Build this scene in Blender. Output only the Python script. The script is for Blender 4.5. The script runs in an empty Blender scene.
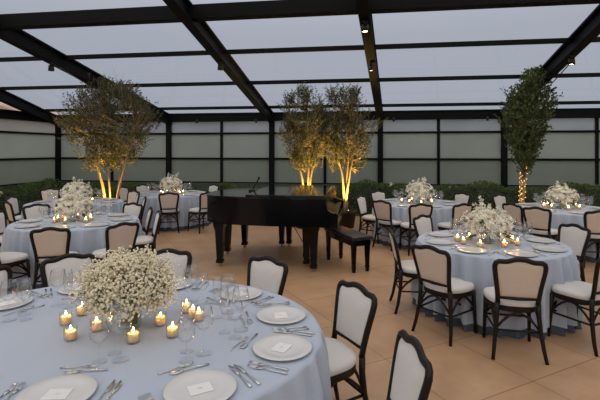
import bpy, bmesh, math, random
from mathutils import Vector, Matrix
C = bpy.context.scene.collection
PI = math.pi
rnd = random.Random(7)
FOC, CAMH, HOR, YAW = 432.0, 1.8, 150.0, math.radians(8.3)

# ------------------------------------------------------------------ materials
def mat(name, col, rough=0.6, metal=0.0, spec=0.5, noise=None, bump=None, sheen=0.0, coat=0.0, trans=0.0):
    m = bpy.data.materials.new(name); m.use_nodes = True
    nt = m.node_tree; b = nt.nodes['Principled BSDF']
    b.inputs['Base Color'].default_value = (*col, 1); b.inputs['Roughness'].default_value = rough
    b.inputs['Metallic'].default_value = metal; b.inputs['Specular IOR Level'].default_value = spec
    if sheen: b.inputs['Sheen Weight'].default_value = sheen
    if coat: b.inputs['Coat Weight'].default_value = coat; b.inputs['Coat Roughness'].default_value = 0.03
    tc = nt.nodes.new('ShaderNodeTexCoord')
    if noise:
        sc, amt = noise
        n = nt.nodes.new('ShaderNodeTexNoise'); n.inputs['Scale'].default_value = sc; n.inputs['Detail'].default_value = 4
        nt.links.new(tc.outputs['Object'], n.inputs['Vector'])
        mx = nt.nodes.new('ShaderNodeMix'); mx.data_type = 'RGBA'
        mx.inputs[6].default_value = (*[max(0, c*(1-amt)) for c in col], 1); mx.inputs[7].default_value = (*[min(1, c*(1+amt)) for c in col], 1)
        nt.links.new(n.outputs['Fac'], mx.inputs[0]); nt.links.new(mx.outputs[2], b.inputs['Base Color'])
    if bump:
        sc, st = bump
        n = nt.nodes.new('ShaderNodeTexNoise'); n.inputs['Scale'].default_value = sc; n.inputs['Detail'].default_value = 3
        nt.links.new(tc.outputs['Object'], n.inputs['Vector'])
        bp = nt.nodes.new('ShaderNodeBump'); bp.inputs['Strength'].default_value = st; bp.inputs['Distance'].default_value = 0.01
        nt.links.new(n.outputs['Fac'], bp.inputs['Height']); nt.links.new(bp.outputs['Normal'], b.inputs['Normal'])
    if trans:
        t = nt.nodes.new('ShaderNodeBsdfTranslucent'); t.inputs['Color'].default_value = (*col, 1)
        ms = nt.nodes.new('ShaderNodeMixShader'); ms.inputs[0].default_value = trans
        out = nt.nodes['Material Output']
        nt.links.new(b.outputs[0], ms.inputs[1]); nt.links.new(t.outputs[0], ms.inputs[2]); nt.links.new(ms.outputs[0], out.inputs['Surface'])
        if noise: nt.links.new(mx.outputs[2], t.inputs['Color'])
    return m

def glass(name, tint, refl=1.0, rough=0.0, base=0.03):
    """clear thin glass: see-through, with a facing-dependent gloss"""
    m = bpy.data.materials.new(name); m.use_nodes = True
    nt = m.node_tree; nt.nodes.clear()
    out = nt.nodes.new('ShaderNodeOutputMaterial'); ms = nt.nodes.new('ShaderNodeMixShader')
    tr = nt.nodes.new('ShaderNodeBsdfTransparent'); tr.inputs[0].default_value = (*tint, 1)
    gl = nt.nodes.new('ShaderNodeBsdfGlossy'); gl.inputs['Roughness'].default_value = rough
    lw = nt.nodes.new('ShaderNodeLayerWeight'); lw.inputs['Blend'].default_value = 0.5
    p = nt.nodes.new('ShaderNodeMath'); p.operation = 'POWER'; p.inputs[1].default_value = 4.6
    a = nt.nodes.new('ShaderNodeMath'); a.operation = 'MULTIPLY_ADD'; a.inputs[1].default_value = refl; a.inputs[2].default_value = base
    nt.links.new(lw.outputs['Facing'], p.inputs[0]); nt.links.new(p.outputs[0], a.inputs[0]); a.use_clamp = True
    nt.links.new(a.outputs[0], ms.inputs[0]); nt.links.new(tr.outputs[0], ms.inputs[1]); nt.links.new(gl.outputs[0], ms.inputs[2])
    nt.links.new(ms.outputs[0], out.inputs['Surface'])
    return m

def frosted(name, col, clear, clear_tint=(0.5, 0.53, 0.5)):
    m = bpy.data.materials.new(name); m.use_nodes = True
    nt = m.node_tree; nt.nodes.clear()
    out = nt.nodes.new('ShaderNodeOutputMaterial')
    tl = nt.nodes.new('ShaderNodeBsdfTranslucent'); tl.inputs[0].default_value = (*col, 1)
    df = nt.nodes.new('ShaderNodeBsdfDiffuse'); df.inputs[0].default_value = (*[c*0.75 for c in col], 1)
    tr = nt.nodes.new('ShaderNodeBsdfTransparent'); tr.inputs[0].default_value = (*clear_tint, 1)
    gl = nt.nodes.new('ShaderNodeBsdfGlossy'); gl.inputs['Roughness'].default_value = 0.12
    n = nt.nodes.new('ShaderNodeTexNoise'); n.inputs['Scale'].default_value = 0.9; n.inputs['Detail'].default_value = 3
    tc = nt.nodes.new('ShaderNodeTexCoord'); nt.links.new(tc.outputs['Object'], n.inputs['Vector'])
    mx = nt.nodes.new('ShaderNodeMix'); mx.data_type = 'RGBA'
    mx.inputs[6].default_value = (*[c*0.85 for c in col], 1); mx.inputs[7].default_value = (*[c*1.15 for c in col], 1)
    nt.links.new(n.outputs['Fac'], mx.inputs[0]); nt.links.new(mx.outputs[2], tl.inputs[0])
    a = nt.nodes.new('ShaderNodeMixShader'); a.inputs[0].default_value = 0.45
    nt.links.new(tl.outputs[0], a.inputs[1]); nt.links.new(df.outputs[0], a.inputs[2])
    b = nt.nodes.new('ShaderNodeMixShader'); b.inputs[0].default_value = clear
    nt.links.new(a.outputs[0], b.inputs[1]); nt.links.new(tr.outputs[0], b.inputs[2])
    c = nt.nodes.new('ShaderNodeMixShader'); c.inputs[0].default_value = 0.03
    nt.links.new(b.outputs[0], c.inputs[1]); nt.links.new(gl.outputs[0], c.inputs[2])
    nt.links.new(c.outputs[0], out.inputs['Surface'])
    return m

def emis(name, col, s):
    m = bpy.data.materials.new(name); m.use_nodes = True
    b = m.node_tree.nodes['Principled BSDF']; b.inputs['Base Color'].default_value = (*col, 1)
    b.inputs['Emission Color'].default_value = (*col, 1); b.inputs['Emission Strength'].default_value = s
    return m

M = {}
M['steel'] = mat('dark_steel', (0.0065, 0.007, 0.0075), 0.55, 0.0, 0.08, noise=(6, 0.2))
M['ebony'] = mat('dark_stained_wood', (0.012, 0.0085, 0.007), 0.42, 0, 0.22, noise=(18, 0.35))
M['seat'] = mat('cream_upholstery', (0.62, 0.585, 0.56), 0.85, 0, 0.2, noise=(60, 0.06), bump=(220, 0.15), sheen=0.2)
M['linen'] = mat('beige_linen', (0.62, 0.515, 0.435), 0.9, 0, 0.2, noise=(60, 0.07), bump=(260, 0.15), sheen=0.15)
M['cloth'] = mat('pale_blue_cloth', (0.405, 0.455, 0.545), 0.85, 0, 0.2, noise=(9, 0.03), bump=(320, 0.08), sheen=0.25)
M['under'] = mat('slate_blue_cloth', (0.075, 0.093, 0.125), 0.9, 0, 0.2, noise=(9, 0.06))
M['porcelain'] = mat('grey_white_porcelain', (0.61, 0.59, 0.58), 0.22, 0, 0.5, noise=(4, 0.02))
M['paper'] = mat('white_card', (0.74, 0.72, 0.70), 0.8, 0, 0.2, noise=(40, 0.02))
M['ink'] = mat('pale_ink', (0.25, 0.23, 0.22), 0.8)
M['silver'] = mat('silver', (0.62, 0.61, 0.60), 0.2, 1.0, 0.5, noise=(30, 0.05))
M['brass'] = mat('brass', (0.55, 0.36, 0.16), 0.3, 1.0, noise=(30, 0.05))
M['lacquer'] = mat('black_lacquer', (0.003, 0.003, 0.0035), 0.14, 0, 0.22, noise=(3, 0.1))
M['lid'] = mat('polished_lid', (0.004, 0.004, 0.005), 0.07, 0, 0.5, noise=(3, 0.1))
M['black'] = mat('black_satin', (0.01, 0.01, 0.011), 0.45, 0, 0.4, noise=(12, 0.1))
M['leather'] = mat('black_leather', (0.013, 0.012, 0.013), 0.4, 0, 0.5, bump=(90, 0.2))
M['ivory'] = mat('ivory', (0.75, 0.72, 0.65), 0.3, noise=(20, 0.02))
M['vessel'] = glass('drinking_glass', (0.99, 0.992, 0.993), 0.62, 0.02, 0.008)
M['bowl'] = glass('glass_bowl', (0.985, 0.988, 0.99), 0.9, 0.02, 0.06)
M['foot'] = glass('glass_foot', (0.995, 0.996, 0.997), 0.4, 0.02, 0.02)
M['vase'] = glass('vase_glass', (0.90, 0.93, 0.90), 0.7, 0.02, 0.04)
M['votive'] = glass('votive_glass', (0.97, 0.96, 0.94), 0.6, 0.05, 0.03)
M['wax'] = mat('candle_wax', (0.95, 0.74, 0.46), 0.55, 0, 0.3, noise=(20, 0.02))
M['flame'] = emis('flame', (1.0, 0.55, 0.18), 65.0)
_b = M['wax'].node_tree.nodes['Principled BSDF']; _b.inputs['Subsurface Weight'].default_value = 0.7; _b.inputs['Subsurface Radius'].default_value = (0.035, 0.028, 0.018); _b.inputs['Subsurface Scale'].default_value = 1.0
M['wick'] = mat('wick', (0.02, 0.015, 0.01), 0.9)
M['petal'] = mat('white_petal', (0.92, 0.87, 0.75), 0.8, 0, 0.2, noise=(30, 0.08), trans=0.3)
M['gyp'] = mat('tiny_white_bloom', (0.97, 0.89, 0.71), 0.85, 0, 0.2, noise=(40, 0.06), trans=0.3)
M['stem'] = mat('green_stem', (0.13, 0.16, 0.055), 0.7, noise=(20, 0.25))
M['pink'] = mat('salmon_bloom', (0.75, 0.33, 0.25), 0.8, noise=(20, 0.2), trans=0.3)
M['olive'] = mat('olive_leaf', (0.075, 0.085, 0.040), 0.6, 0, 0.35, noise=(3.0, 0.45), trans=0.45)
M['vine'] = mat('vine_leaf', (0.062, 0.100, 0.030), 0.55, 0, 0.4, noise=(3.0, 0.4), trans=0.3)
M['hedge'] = mat('hedge_leaf', (0.088, 0.138, 0.045), 0.6, 0, 0.3, noise=(2.5, 0.5), trans=0.25)
M['hedgecore'] = mat('hedge_core_dark', (0.022, 0.028, 0.014), 0.9, noise=(6, 0.3))
M['bark'] = mat('pale_bark', (0.34, 0.24, 0.13), 0.85, 0, 0.2, noise=(14, 0.35), bump=(40, 0.4))
M['pot'] = mat('dark_planter', (0.045, 0.028, 0.02), 0.6, 0, 0.3, noise=(7, 0.3))
M['soil'] = mat('soil', (0.03, 0.02, 0.013), 0.95, noise=(30, 0.4))
M['bulb'] = emis('lamp_lens', (1.0, 0.66, 0.34), 18.0)
M['dim'] = mat('unlit_lens', (0.10, 0.09, 0.08), 0.2)
M['fairy'] = emis('fairy_light', (1.0, 0.50, 0.10), 4.5)
M['roofglass'] = glass('roof_glass', (0.955, 0.96, 0.965), 0.35, 0.04, 0.03)
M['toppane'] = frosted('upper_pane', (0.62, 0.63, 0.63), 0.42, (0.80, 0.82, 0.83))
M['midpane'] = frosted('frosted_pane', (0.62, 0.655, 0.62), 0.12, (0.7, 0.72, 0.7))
M['lowpane'] = frosted('frosted_lower_pane', (0.47, 0.51, 0.455), 0.08, (0.5, 0.55, 0.5))  # darker tint than the row above stands in for dim ground outside
M['wallpanel'] = mat('dado_panel', (0.05, 0.06, 0.05), 0.6, noise=(4, 0.2))
M['outdoor'] = mat('outside_ground', (0.10, 0.12, 0.08), 0.9, noise=(0.5, 0.3))
M['fascia'] = mat('peach_render', (0.62, 0.47, 0.38), 0.9, noise=(3, 0.08))

def floor_mat():
    m = bpy.data.materials.new('travertine_tiles'); m.use_nodes = True
    nt = m.node_tree; b = nt.nodes['Principled BSDF']; L = nt.links.new
    tc = nt.nodes.new('ShaderNodeTexCoord'); mp = nt.nodes.new('ShaderNodeMapping')
    mp.inputs['Rotation'].default_value = (0, 0, math.radians(-35)); mp.inputs['Location'].default_value = (0.07, 0.21, 0)
    L(tc.outputs['Object'], mp.inputs['Vector'])
    br = nt.nodes.new('ShaderNodeTexBrick'); br.offset = 0.0
    br.inputs['Scale'].default_value = 1.0; br.inputs['Brick Width'].default_value = 0.80; br.inputs['Row Height'].default_value = 0.80
    br.inputs['Mortar Size'].default_value = 0.005; br.inputs['Mortar Smooth'].default_value = 0.4; br.inputs['Bias'].default_value = 0.0
    br.inputs['Color1'].default_value = (0.49, 0.30, 0.172, 1); br.inputs['Color2'].default_value = (0.445, 0.268, 0.150, 1); br.inputs['Mortar'].default_value = (0.22, 0.12, 0.06, 1)
    L(mp.outputs[0], br.inputs['Vector'])
    n = nt.nodes.new('ShaderNodeTexNoise'); n.inputs['Scale'].default_value = 2.6; n.inputs['Detail'].default_value = 7; n.inputs['Roughness'].default_value = 0.62
    L(mp.outputs[0], n.inputs['Vector'])
    cr = nt.nodes.new('ShaderNodeValToRGB'); cr.color_ramp.elements[0].position = 0.3; cr.color_ramp.elements[0].color = (0.72, 0.70, 0.68, 1)
    cr.color_ramp.elements[1].position = 0.7; cr.color_ramp.elements[1].color = (1.12, 1.10, 1.08, 1); L(n.outputs['Fac'], cr.inputs[0])
    mx = nt.nodes.new('ShaderNodeMix'); mx.data_type = 'RGBA'; mx.blend_type = 'MULTIPLY'; mx.inputs[0].default_value = 0.8
    L(br.outputs['Color'], mx.inputs[6]); L(cr.outputs[0], mx.inputs[7]); L(mx.outputs[2], b.inputs['Base Color'])
    rr = nt.nodes.new('ShaderNodeMapRange'); rr.inputs[3].default_value = 0.30; rr.inputs[4].default_value = 0.50; L(n.outputs['Fac'], rr.inputs[0]); L(rr.outputs[0], b.inputs['Roughness'])
    bp = nt.nodes.new('ShaderNodeBump'); bp.inputs['Strength'].default_value = 0.25; bp.inputs['Distance'].default_value = 0.004
    inv = nt.nodes.new('ShaderNodeMath'); inv.operation = 'SUBTRACT'; inv.inputs[0].default_value = 1.0; L(br.outputs['Fac'], inv.inputs[1])
    L(inv.outputs[0], bp.inputs['Height']); L(bp.outputs[0], b.inputs['Normal'])
    return m
M['floor'] = floor_mat()

# ------------------------------------------------------------------ mesh helpers
def obj(name, bm, m, parent=None, smooth=True, loc=None):
    me = bpy.data.meshes.new(name)
    bmesh.ops.recalc_face_normals(bm, faces=bm.faces)
    bm.to_mesh(me); bm.free()
    for p in me.polygons: p.use_smooth = smooth
    me.materials.append(m)
    o = bpy.data.objects.new(name, me); C.objects.link(o)
    if parent: o.parent = parent
    if loc: o.location = loc
    return o
def pyobj(name, vs, fs, m, parent=None, smooth=False):
    me = bpy.data.meshes.new(name); me.from_pydata(vs, [], fs); me.update()
    for p in me.polygons: p.use_smooth = smooth
    me.materials.append(m)
    o = bpy.data.objects.new(name, me); C.objects.link(o)
    if parent: o.parent = parent
    return o
def tag(o, label, cat, group=None, kind=None):
    o['label'] = label; o['category'] = cat
    if group: o['group'] = group
    if kind: o['kind'] = kind
    return o
def thing(name, label, cat, loc=(0, 0, 0), rz=0.0, group=None):
    o = bpy.data.objects.new(name, None); C.objects.link(o); o.empty_display_size = 0.1
    o.location = loc; o.rotation_euler = (0, 0, rz)
    return tag(o, label, cat, group)
def dup(root, loc, rz=None, label=None, group=None):
    r = root.copy(); C.objects.link(r); r.location = loc
    if rz is not None: r.rotation_euler = (0, 0, rz)
    if label: r['label'] = label
    if group: r['group'] = group
    for ch in root.children:
        c = ch.copy(); C.objects.link(c); c.parent = r
        for g in ch.children:
            d = g.copy(); C.objects.link(d); d.parent = c
    return r
def B(): return bmesh.new()
def box(bm, x0, x1, y0, y1, z0, z1, mtx=None, bev=0.0):
    g = bmesh.ops.create_cube(bm, size=1.0)
    vs = g['verts']
    for v in vs:
        v.co = Vector(((x0+x1)/2+v.co.x*(x1-x0), (y0+y1)/2+v.co.y*(y1-y0), (z0+z1)/2+v.co.z*(z1-z0)))
    if bev:
        es = list({e for v in vs for e in v.link_edges})
        r = bmesh.ops.bevel(bm, geom=es, offset=bev, segments=2, affect='EDGES', profile=0.5)
        vs = list({v for f in r['faces'] for v in f.verts} | {v for v in vs if v.is_valid})
    if mtx is not None:
        for v in vs: v.co = mtx @ v.co
    return bm
def bar(bm, a, b, w, h, up=(0, 0, 1), drop=0.0):
    """box beam between a and b, width w, height h (centre line, lowered by drop)"""
    a = Vector(a); b = Vector(b); d = (b-a).normalized(); u = Vector(up)
    s = d.cross(u).normalized(); u = s.cross(d).normalized()
    ring = [(-w/2, -h/2), (w/2, -h/2), (w/2, h/2), (-w/2, h/2)]
    A = [bm.verts.new(a+s*p+u*(q-drop)) for p, q in ring]; Bv = [bm.verts.new(b+s*p+u*(q-drop)) for p, q in ring]
    for i in range(4): bm.faces.new((A[i], A[(i+1) % 4], Bv[(i+1) % 4], Bv[i]))
    bm.faces.new(A[::-1]); bm.faces.new(Bv)
    return bm
def tube(bm, pts, r, n=8, closed=False, flat=None):
    """sweep a round (or flattened: flat=(side scale, normal vector)) section along pts; r float or list"""
    pts = [Vector(p) for p in pts]; N = len(pts); rs = r if isinstance(r, (list, tuple)) else [r]*N
    rings = []; prev = None
    for i, p in enumerate(pts):
        t = (pts[(i+1) % N]-pts[i-1]) if closed else (pts[min(i+1, N-1)]-pts[max(i-1, 0)])
        t.normalize()
        if flat: u = Vector(flat[1]); u = (u-t*u.dot(t)).normalized()
        elif prev is None:
            u = Vector((0, 0, 1)) if abs(t.z) < 0.9 else Vector((1, 0, 0)); u = (u-t*u.dot(t)).normalized()
        else: u = (prev-t*prev.dot(t)).normalized()
        prev = u; s = t.cross(u); k = flat[0] if flat else 1.0
        rings.append([bm.verts.new(p+(s*math.cos(2*PI*j/n)+u*math.sin(2*PI*j/n)*k)*rs[i]) for j in range(n)])
    for i in range(N if closed else N-1):
        a, b = rings[i], rings[(i+1) % N]
        for j in range(n): bm.faces.new((a[j], a[(j+1) % n], b[(j+1) % n], b[j]))
    if not closed: bm.faces.new(rings[0][::-1]); bm.faces.new(rings[-1])
    return bm
def lathe(bm, prof, n=20, c=(0, 0, 0), sx=1.0, sy=1.0):
    """revolve (r, z) profile; r=0 at an end closes it"""
    rings = []
    for r, z in prof:
        if r <= 1e-6: rings.append([bm.verts.new((c[0], c[1], c[2]+z))])
        else: rings.append([bm.verts.new((c[0]+r*sx*math.cos(2*PI*j/n), c[1]+r*sy*math.sin(2*PI*j/n), c[2]+z)) for j in range(n)])
    for a, b in zip(rings, rings[1:]):
        for j in range(n):
            k = (j+1) % n
            if len(a) == 1 and len(b) == 1: continue
            if len(a) == 1: bm.faces.new((a[0], b[k], b[j]))
            elif len(b) == 1: bm.faces.new((a[j], a[k], b[0]))
            else: bm.faces.new((a[j], a[k], b[k], b[j]))
    return bm
def prism(bm, pts, z0, z1, bev=0.0):
    a = [bm.verts.new((x, y, z0)) for x, y in pts]; b = [bm.verts.new((x, y, z1)) for x, y in pts]; n = len(pts)
    fs = [bm.faces.new((a[i], a[(i+1) % n], b[(i+1) % n], b[i])) for i in range(n)]
    fs += [bm.faces.new(a[::-1]), bm.faces.new(b)]
    if bev:
        bmesh.ops.bevel(bm, geom=[e for e in fs[-1].edges]+[e for e in fs[-2].edges], offset=bev, segments=2, affect='EDGES', profile=0.5)
    return bm
def smooth_loop(pts, it=2):
    for _ in range(it):
        q = []
        for i in range(len(pts)):
            a, b = pts[i], pts[(i+1) % len(pts)]
            q += [tuple(a[k]*.75+b[k]*.25 for k in range(len(a))), tuple(a[k]*.25+b[k]*.75 for k in range(len(a)))]
        pts = q
    return pts
def proj(p):
    cx = p[0]*math.cos(YAW)+p[1]*math.sin(YAW); d = -p[0]*math.sin(YAW)+p[1]*math.cos(YAW)
    return 300+FOC*cx/d, HOR-FOC*(p[2]-CAMH)/d
ORD = ['first', 'second', 'third', 'fourth', 'fifth', 'sixth', 'seventh', 'eighth', 'ninth', 'tenth', 'eleventh', 'twelfth', 'thirteenth',
       'fourteenth', 'fifteenth', 'sixteenth', 'seventeenth', 'eighteenth', 'nineteenth', 'twentieth', 'twenty-first', 'twenty-second', 'twenty-third', 'twenty-fourth']
def number(objs, fmt):
    """labels that count along the table from the left end of the picture"""
    for i, o in enumerate(sorted(objs, key=lambda o: proj(o.location)[0])): o['label'] = fmt % ORD[i]

# ------------------------------------------------------------------ the glass pavilion
WY, SK = 12.6, 0.0494            # back wall, slight splay of the rafters
def RZ(y): return 2.88+0.187*(12.6-y)     # top of the rafters
def struct(o): o['kind'] = 'structure'; return o
RIDGE = -1.5
bm = B(); box(bm, -11.5, 10.5, -15.6, WY+0.1, -0.1, 0.0); struct(obj('floor', bm, M['floor'], smooth=False))
bm = B(); box(bm, -70, 70, -70, 70, -0.25, -0.11); struct(obj('ground', bm, M['outdoor'], smooth=False))
RX = [-9.73, -5.91, -2.68, 0.49, 3.84, 7.05, 9.9]
posts_main = RX[1:5]
SKS = [-0.16, 0.032, 0.0, 0.076, 0.057, 0.03, 0.0]
trim_n = 0
def trim(bm, m=None):
    global trim_n
    trim_n += 1
    return struct(obj('trim_%d' % trim_n, bm, m or M['steel'], smooth=False))
def rz2(y): return RZ(y) if y >= RIDGE else RZ(RIDGE)-0.187*(RIDGE-y)
FY = -15.3
for x in RX:                                   # rafters: I section
    sk = SKS[RX.index(x)]
    def rp(y, x=x, sk=sk): return Vector((x+(y-WY)*sk, y, rz2(y)))
    for a, b in ((WY+0.05, RIDGE), (RIDGE, FY)):
        bm = B(); A, Bb = rp(a), rp(b)
        bar(bm, A, Bb, 0.17, 0.035, drop=0.02); bar(bm, A, Bb, 0.05, 0.25, drop=0.14); bar(bm, A, Bb, 0.17, 0.035, drop=0.265)
        trim(bm)
for y, w, h in ((6.40, 0.16, 0.19), (8.04, 0.07, 0.08), (9.78, 0.07, 0.08), (11.77, 0.07, 0.08), (4.3, 0.07, 0.08), (2.4, 0.07, 0.08), (0.4, 0.07, 0.08), (RIDGE, 0.16, 0.2), (-4, .07, .08), (-7, .16, .19), (-10, .07, .08), (-13, .07, .08)):
    bm = B(); z = rz2(y)-h/2-0.005
    bar(bm, (-9.73+(y-WY)*SKS[0], y, z), (9.9, y, z), w, h); 
    if y == 6.40: bar(bm, (-9.0, y, z-h/2-0.01), (9.9, y, z-h/2-0.01), 0.20, 0.03)
    trim(bm)
# roof glass: one pane per bay and row
bm = B(); ys = [WY, 11.77, 9.78, 8.04, 6.40, 4.3, 2.4, 0.4, RIDGE, -4, -7, -10, -13, FY]
for i in range(len(RX)-1):
    for a, b in zip(ys, ys[1:]):
        q = []
        for j, y in ((i, a), (i+1, a), (i+1, b), (i, b)):
            q.append(bm.verts.new((RX[j]+(y-WY)*SKS[j], y, rz2(y)+0.012)))
        bm.faces.new(q)
struct(obj('ceiling', bm, M['roofglass'], smooth=False))
# back wall
win_n = 0
ZR = (0.81, 1.54, 2.30, 2.66)
def pane(a, b, z0, z1, m):
    global win_n
    win_n += 1
    bm = B(); bar(bm, (a[0], a[1], (z0+z1)/2), (b[0], b[1], (z0+z1)/2), 0.012, z1-z0)
    return struct(obj('window_%d' % win_n, bm, m, smooth=False))
def glazed_wall(side, a, b, posts, mulls):
    """posts / mulls: fractions along a-b"""
    a = Vector((a[0], a[1], 0)); b = Vector((b[0], b[1], 0))
    bm = B()
    bar(bm, a+Vector((0, 0, 2.775)), b+Vector((0, 0, 2.775)), 0.2, 0.23)            # eave beam
    bar(bm, a+Vector((0, 0, 2.90)), b+Vector((0, 0, 2.90)), 0.26, 0.03)
    for z in ZR[:3]: bar(bm, a+Vector((0, 0, z)), b+Vector((0, 0, z)), 0.08, 0.06)
    trim(bm)
    for fr, w in [(p, 0.17) for p in posts]+[(p, 0.085) for p in mulls]:
        p = a.lerp(b, fr); bm = B(); bar(bm, p, p+Vector((0, 0, 2.68)), w, w*0.9, up=(b-a).normalized()); trim(bm)
    fr = sorted(posts+mulls+[0.0, 1.0])
    for u, v in zip(fr, fr[1:]):
        if v-u < 0.02: continue
        p, q = a.lerp(b, u), a.lerp(b, v)
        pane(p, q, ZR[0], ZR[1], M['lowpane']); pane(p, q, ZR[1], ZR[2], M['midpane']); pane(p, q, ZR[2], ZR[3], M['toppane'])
    bm = B(); bar(bm, a+Vector((0, 0, 0.405)), b+Vector((0, 0, 0.405)), 0.10, 0.81)
    struct(obj('wall_%s' % side, bm, M['wallpanel'], smooth=False))
X0, X1 = -9.73, 9.9
fx = lambda x: (x-X0)/(X1-X0)
glazed_wall('back', (X0, WY), (X1, WY), [fx(x) for x in (-5.91, -2.68, 0.49, 3.84)]+[0.004], [fx(x) for x in (-7.8, -4.23, -1.1, 2.1, 6.19, 8.0)])
XL = X0+(FY-WY)*SK
glazed_wall('left', (X0, WY), (XL, FY), [0.12*k for k in range(1, 9)], [])
glazed_wall('right', (X1, WY), (X1, FY), [0.12*k for k in range(1, 9)], [])
glazed_wall('front', (XL, FY), (X1, FY), [0.16*k for k in range(1, 7)], [])
# a lit, peach rendered soffit of the neighbouring building shows through the left gable
bm = B(); pts = [(-16.0, 2.2), (-10.9, 2.2), (-10.9, 2.78), (-16.0, 4.42)]
A = [bm.verts.new((x, 14.2, z)) for x, z in pts]; Bq = [bm.verts.new((x, 16.5, z)) for x, z in pts]
for i in range(4): bm.faces.new((A[i], A[(i+1) % 4], Bq[(i+1) % 4], Bq[i]))
bm.faces.new(A[::-1]); bm.faces.new(Bq)
bar(bm, (-16.0, 14.15, 4.39), (-10.9, 14.15, 2.75), 0.12, 0.10)
tag(obj('neighbouring_canopy', bm, M['fascia'], smooth=False), 'pale peach canopy outside, seen through the left gable glass', 'canopy')

# ------------------------------------------------------------------ chairs
def chair_proto():
    t = thing('dining_chair', '', 'chair')
    # half profile of the back frame (x, z), centre line
    half = [(0.166, 0.47), (0.170, 0.55), (0.180, 0.64), (0.194, 0.73), (0.204, 0.80), (0.207, 0.845), (0.198, 0.875), (0.175, 0.889), (0.145, 0.888), (0.110, 0.889), (0.078, 0.899), (0.045, 0.911), (0.0, 0.916)]
    half = [(x*0.965, 0.47+(z-0.47)*0.91) for x, z in half]
    def yb(z): return -0.195-0.20*(z-0.45)-0.10*max(0, z-0.6)**2
    loop = half+[(-x, z) for x, z in half[-2::-1]]
    bm = B(); tube(bm, [(x, yb(z), z) for x, z in loop], 0.0215, 8, flat=(0.85, (0, 1, 0)))
    tube(bm, [(-0.168, yb(0.525), 0.525), (0, yb(0.525)-0.012, 0.520), (0.168, yb(0.525), 0.525)], 0.014, 6)
    obj('back_frame', bm, M['ebony'], t)
    inner = [(0.155, 0.532), (0.160, 0.58), (0.168, 0.64), (0.181, 0.73), (0.190, 0.80), (0.191, 0.842), (0.183, 0.862), (0.165, 0.873), (0.140, 0.872), (0.108, 0.873), (0.075, 0.884), (0.044, 0.895), (0.0, 0.900)]
    inner = [(x*0.962, 0.532+(z-0.532)*0.897) for x, z in inner]
    poly = inner+[(-x, z) for x, z in inner[-2::-1]]
    cz = 0.70
    def pad(sgn, th):
        bm = B(); rings = []
        for s, d in ((1.0, 0.0), (0.97, 0.008), (0.9, 0.014), (0.65, th*0.9), (0.35, th)):
            rings.append([bm.verts.new((x*s, yb(cz+(z-cz)*s)+sgn*d, cz+(z-cz)*s)) for x, z in poly])
        n = len(poly)
        for a, b in zip(rings, rings[1:]):
            for j in range(n): bm.faces.new((a[j], a[(j+1) % n], b[(j+1) % n], b[j]))
        c = bm.verts.new((0, yb(cz)+sgn*th, cz))
        for j in range(n): bm.faces.new((rings[-1][j], rings[-1][(j+1) % n], c))
        return bm
    obj('backrest', pad(1, 0.026), M['seat'], t)
    p = obj('back_panel', pad(-1, 0.016), M['linen'], t); p['label'] = 'beige linen rear face of the backrest'
    # seat
    def outl(s, n=40):
        o = []
        for k in range(n):
            a = 2*PI*k/n; c, si = math.cos(a), math.sin(a)
            x = 0.222*abs(c)**0.72*(1 if c > 0 else -1); y = 0.21*abs(si)**0.72*(1 if si > 0 else -1)
            x *= 1.0+0.10*(y/0.21)
            o.append((x*s, y*s+0.005))
        return o
    bm = B(); prev = None
    for s, z in ((0.96, 0.44), (1.0, 0.452), (1.0, 0.475), (0.97, 0.490), (0.85, 0.500), (0.5, 0.508)):
        ring = [bm.verts.new((x, y, z)) for x, y in outl(s)]
        if prev:
            for j in range(40): bm.faces.new((prev[j], prev[(j+1) % 40], ring[(j+1) % 40], ring[j]))
        else: bm.faces.new(ring[::-1])
        prev = ring
    bm.faces.new(prev); obj('seat', bm, M['seat'], t)
    bm = B(); prism(bm, outl(0.985), 0.398, 0.446, 0.008); obj('seat_frame', bm, M['ebony'], t)
    for s in (-1, 1):
        bm = B(); tube(bm, [(s*0.166, yb(0.47), 0.475), (s*0.168, -0.197, 0.38), (s*0.178, -0.208, 0.25), (s*0.197, -0.235, 0.10), (s*0.212, -0.265, 0.0)], [0.021, 0.021, 0.019, 0.017, 0.015], 8); obj('leg', bm, M['ebony'], t)
        bm = B(); tube(bm, [(s*0.190, 0.160, 0.42), (s*0.193, 0.168, 0.25), (s*0.200, 0.188, 0.0)], [0.020, 0.018, 0.014], 8); obj('leg', bm, M['ebony'], t)
    cor = [(-0.178, -0.207), (0.178, -0.207), (0.193, 0.168), (-0.193, 0.168)]
    for k in range(4):
        a, b = Vector((*cor[k], 0.24)), Vector((*cor[(k+1) % 4], 0.24))
        bm = B(); tube(bm, [a, (a+b)/2, b], 0.0095, 6); obj('stretcher', bm, M['ebony'], t)
        bm = B(); mid = (a+b)/2; mid = mid*0.92; pts = []
        for i in range(9):
            u = i/8; q = a.lerp(b, u); pull = math.sin(PI*u)**0.8
            q = q.lerp(Vector((mid.x, mid.y, 0.24)), 0.15*pull); q.z = 0.25+0.145*pull; pts.append(q)
        tube(bm, pts, 0.011, 6); obj('brace', bm, M['ebony'], t)
    return t
proto = chair_proto(); used = []
NL, FL, BL, NR, BR, FR = 'nearer left round table', 'farther left round table', 'back round table left of the piano', 'nearer right round table', 'back round table behind the piano bench', 'farther right round table'
G = 'dark framed upholstered dining chairs around the tables'
TC = {1: (-1.46, 2.37), 2: (-4.21, 5.87), 3: (-5.72, 7.95), 4: (-4.62, 9.88), 5: (1.44, 5.20), 6: (1.08, 8.85), 7: (3.56, 8.40)}
TR = {1: (1.225, 1.0), 2: (0.85, 0.85), 3: (0.88, 0.88), 4: (0.90, 0.90), 5: (0.795, 0.795), 6: (0.86, 0.86), 7: (0.84, 0.84)}
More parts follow.
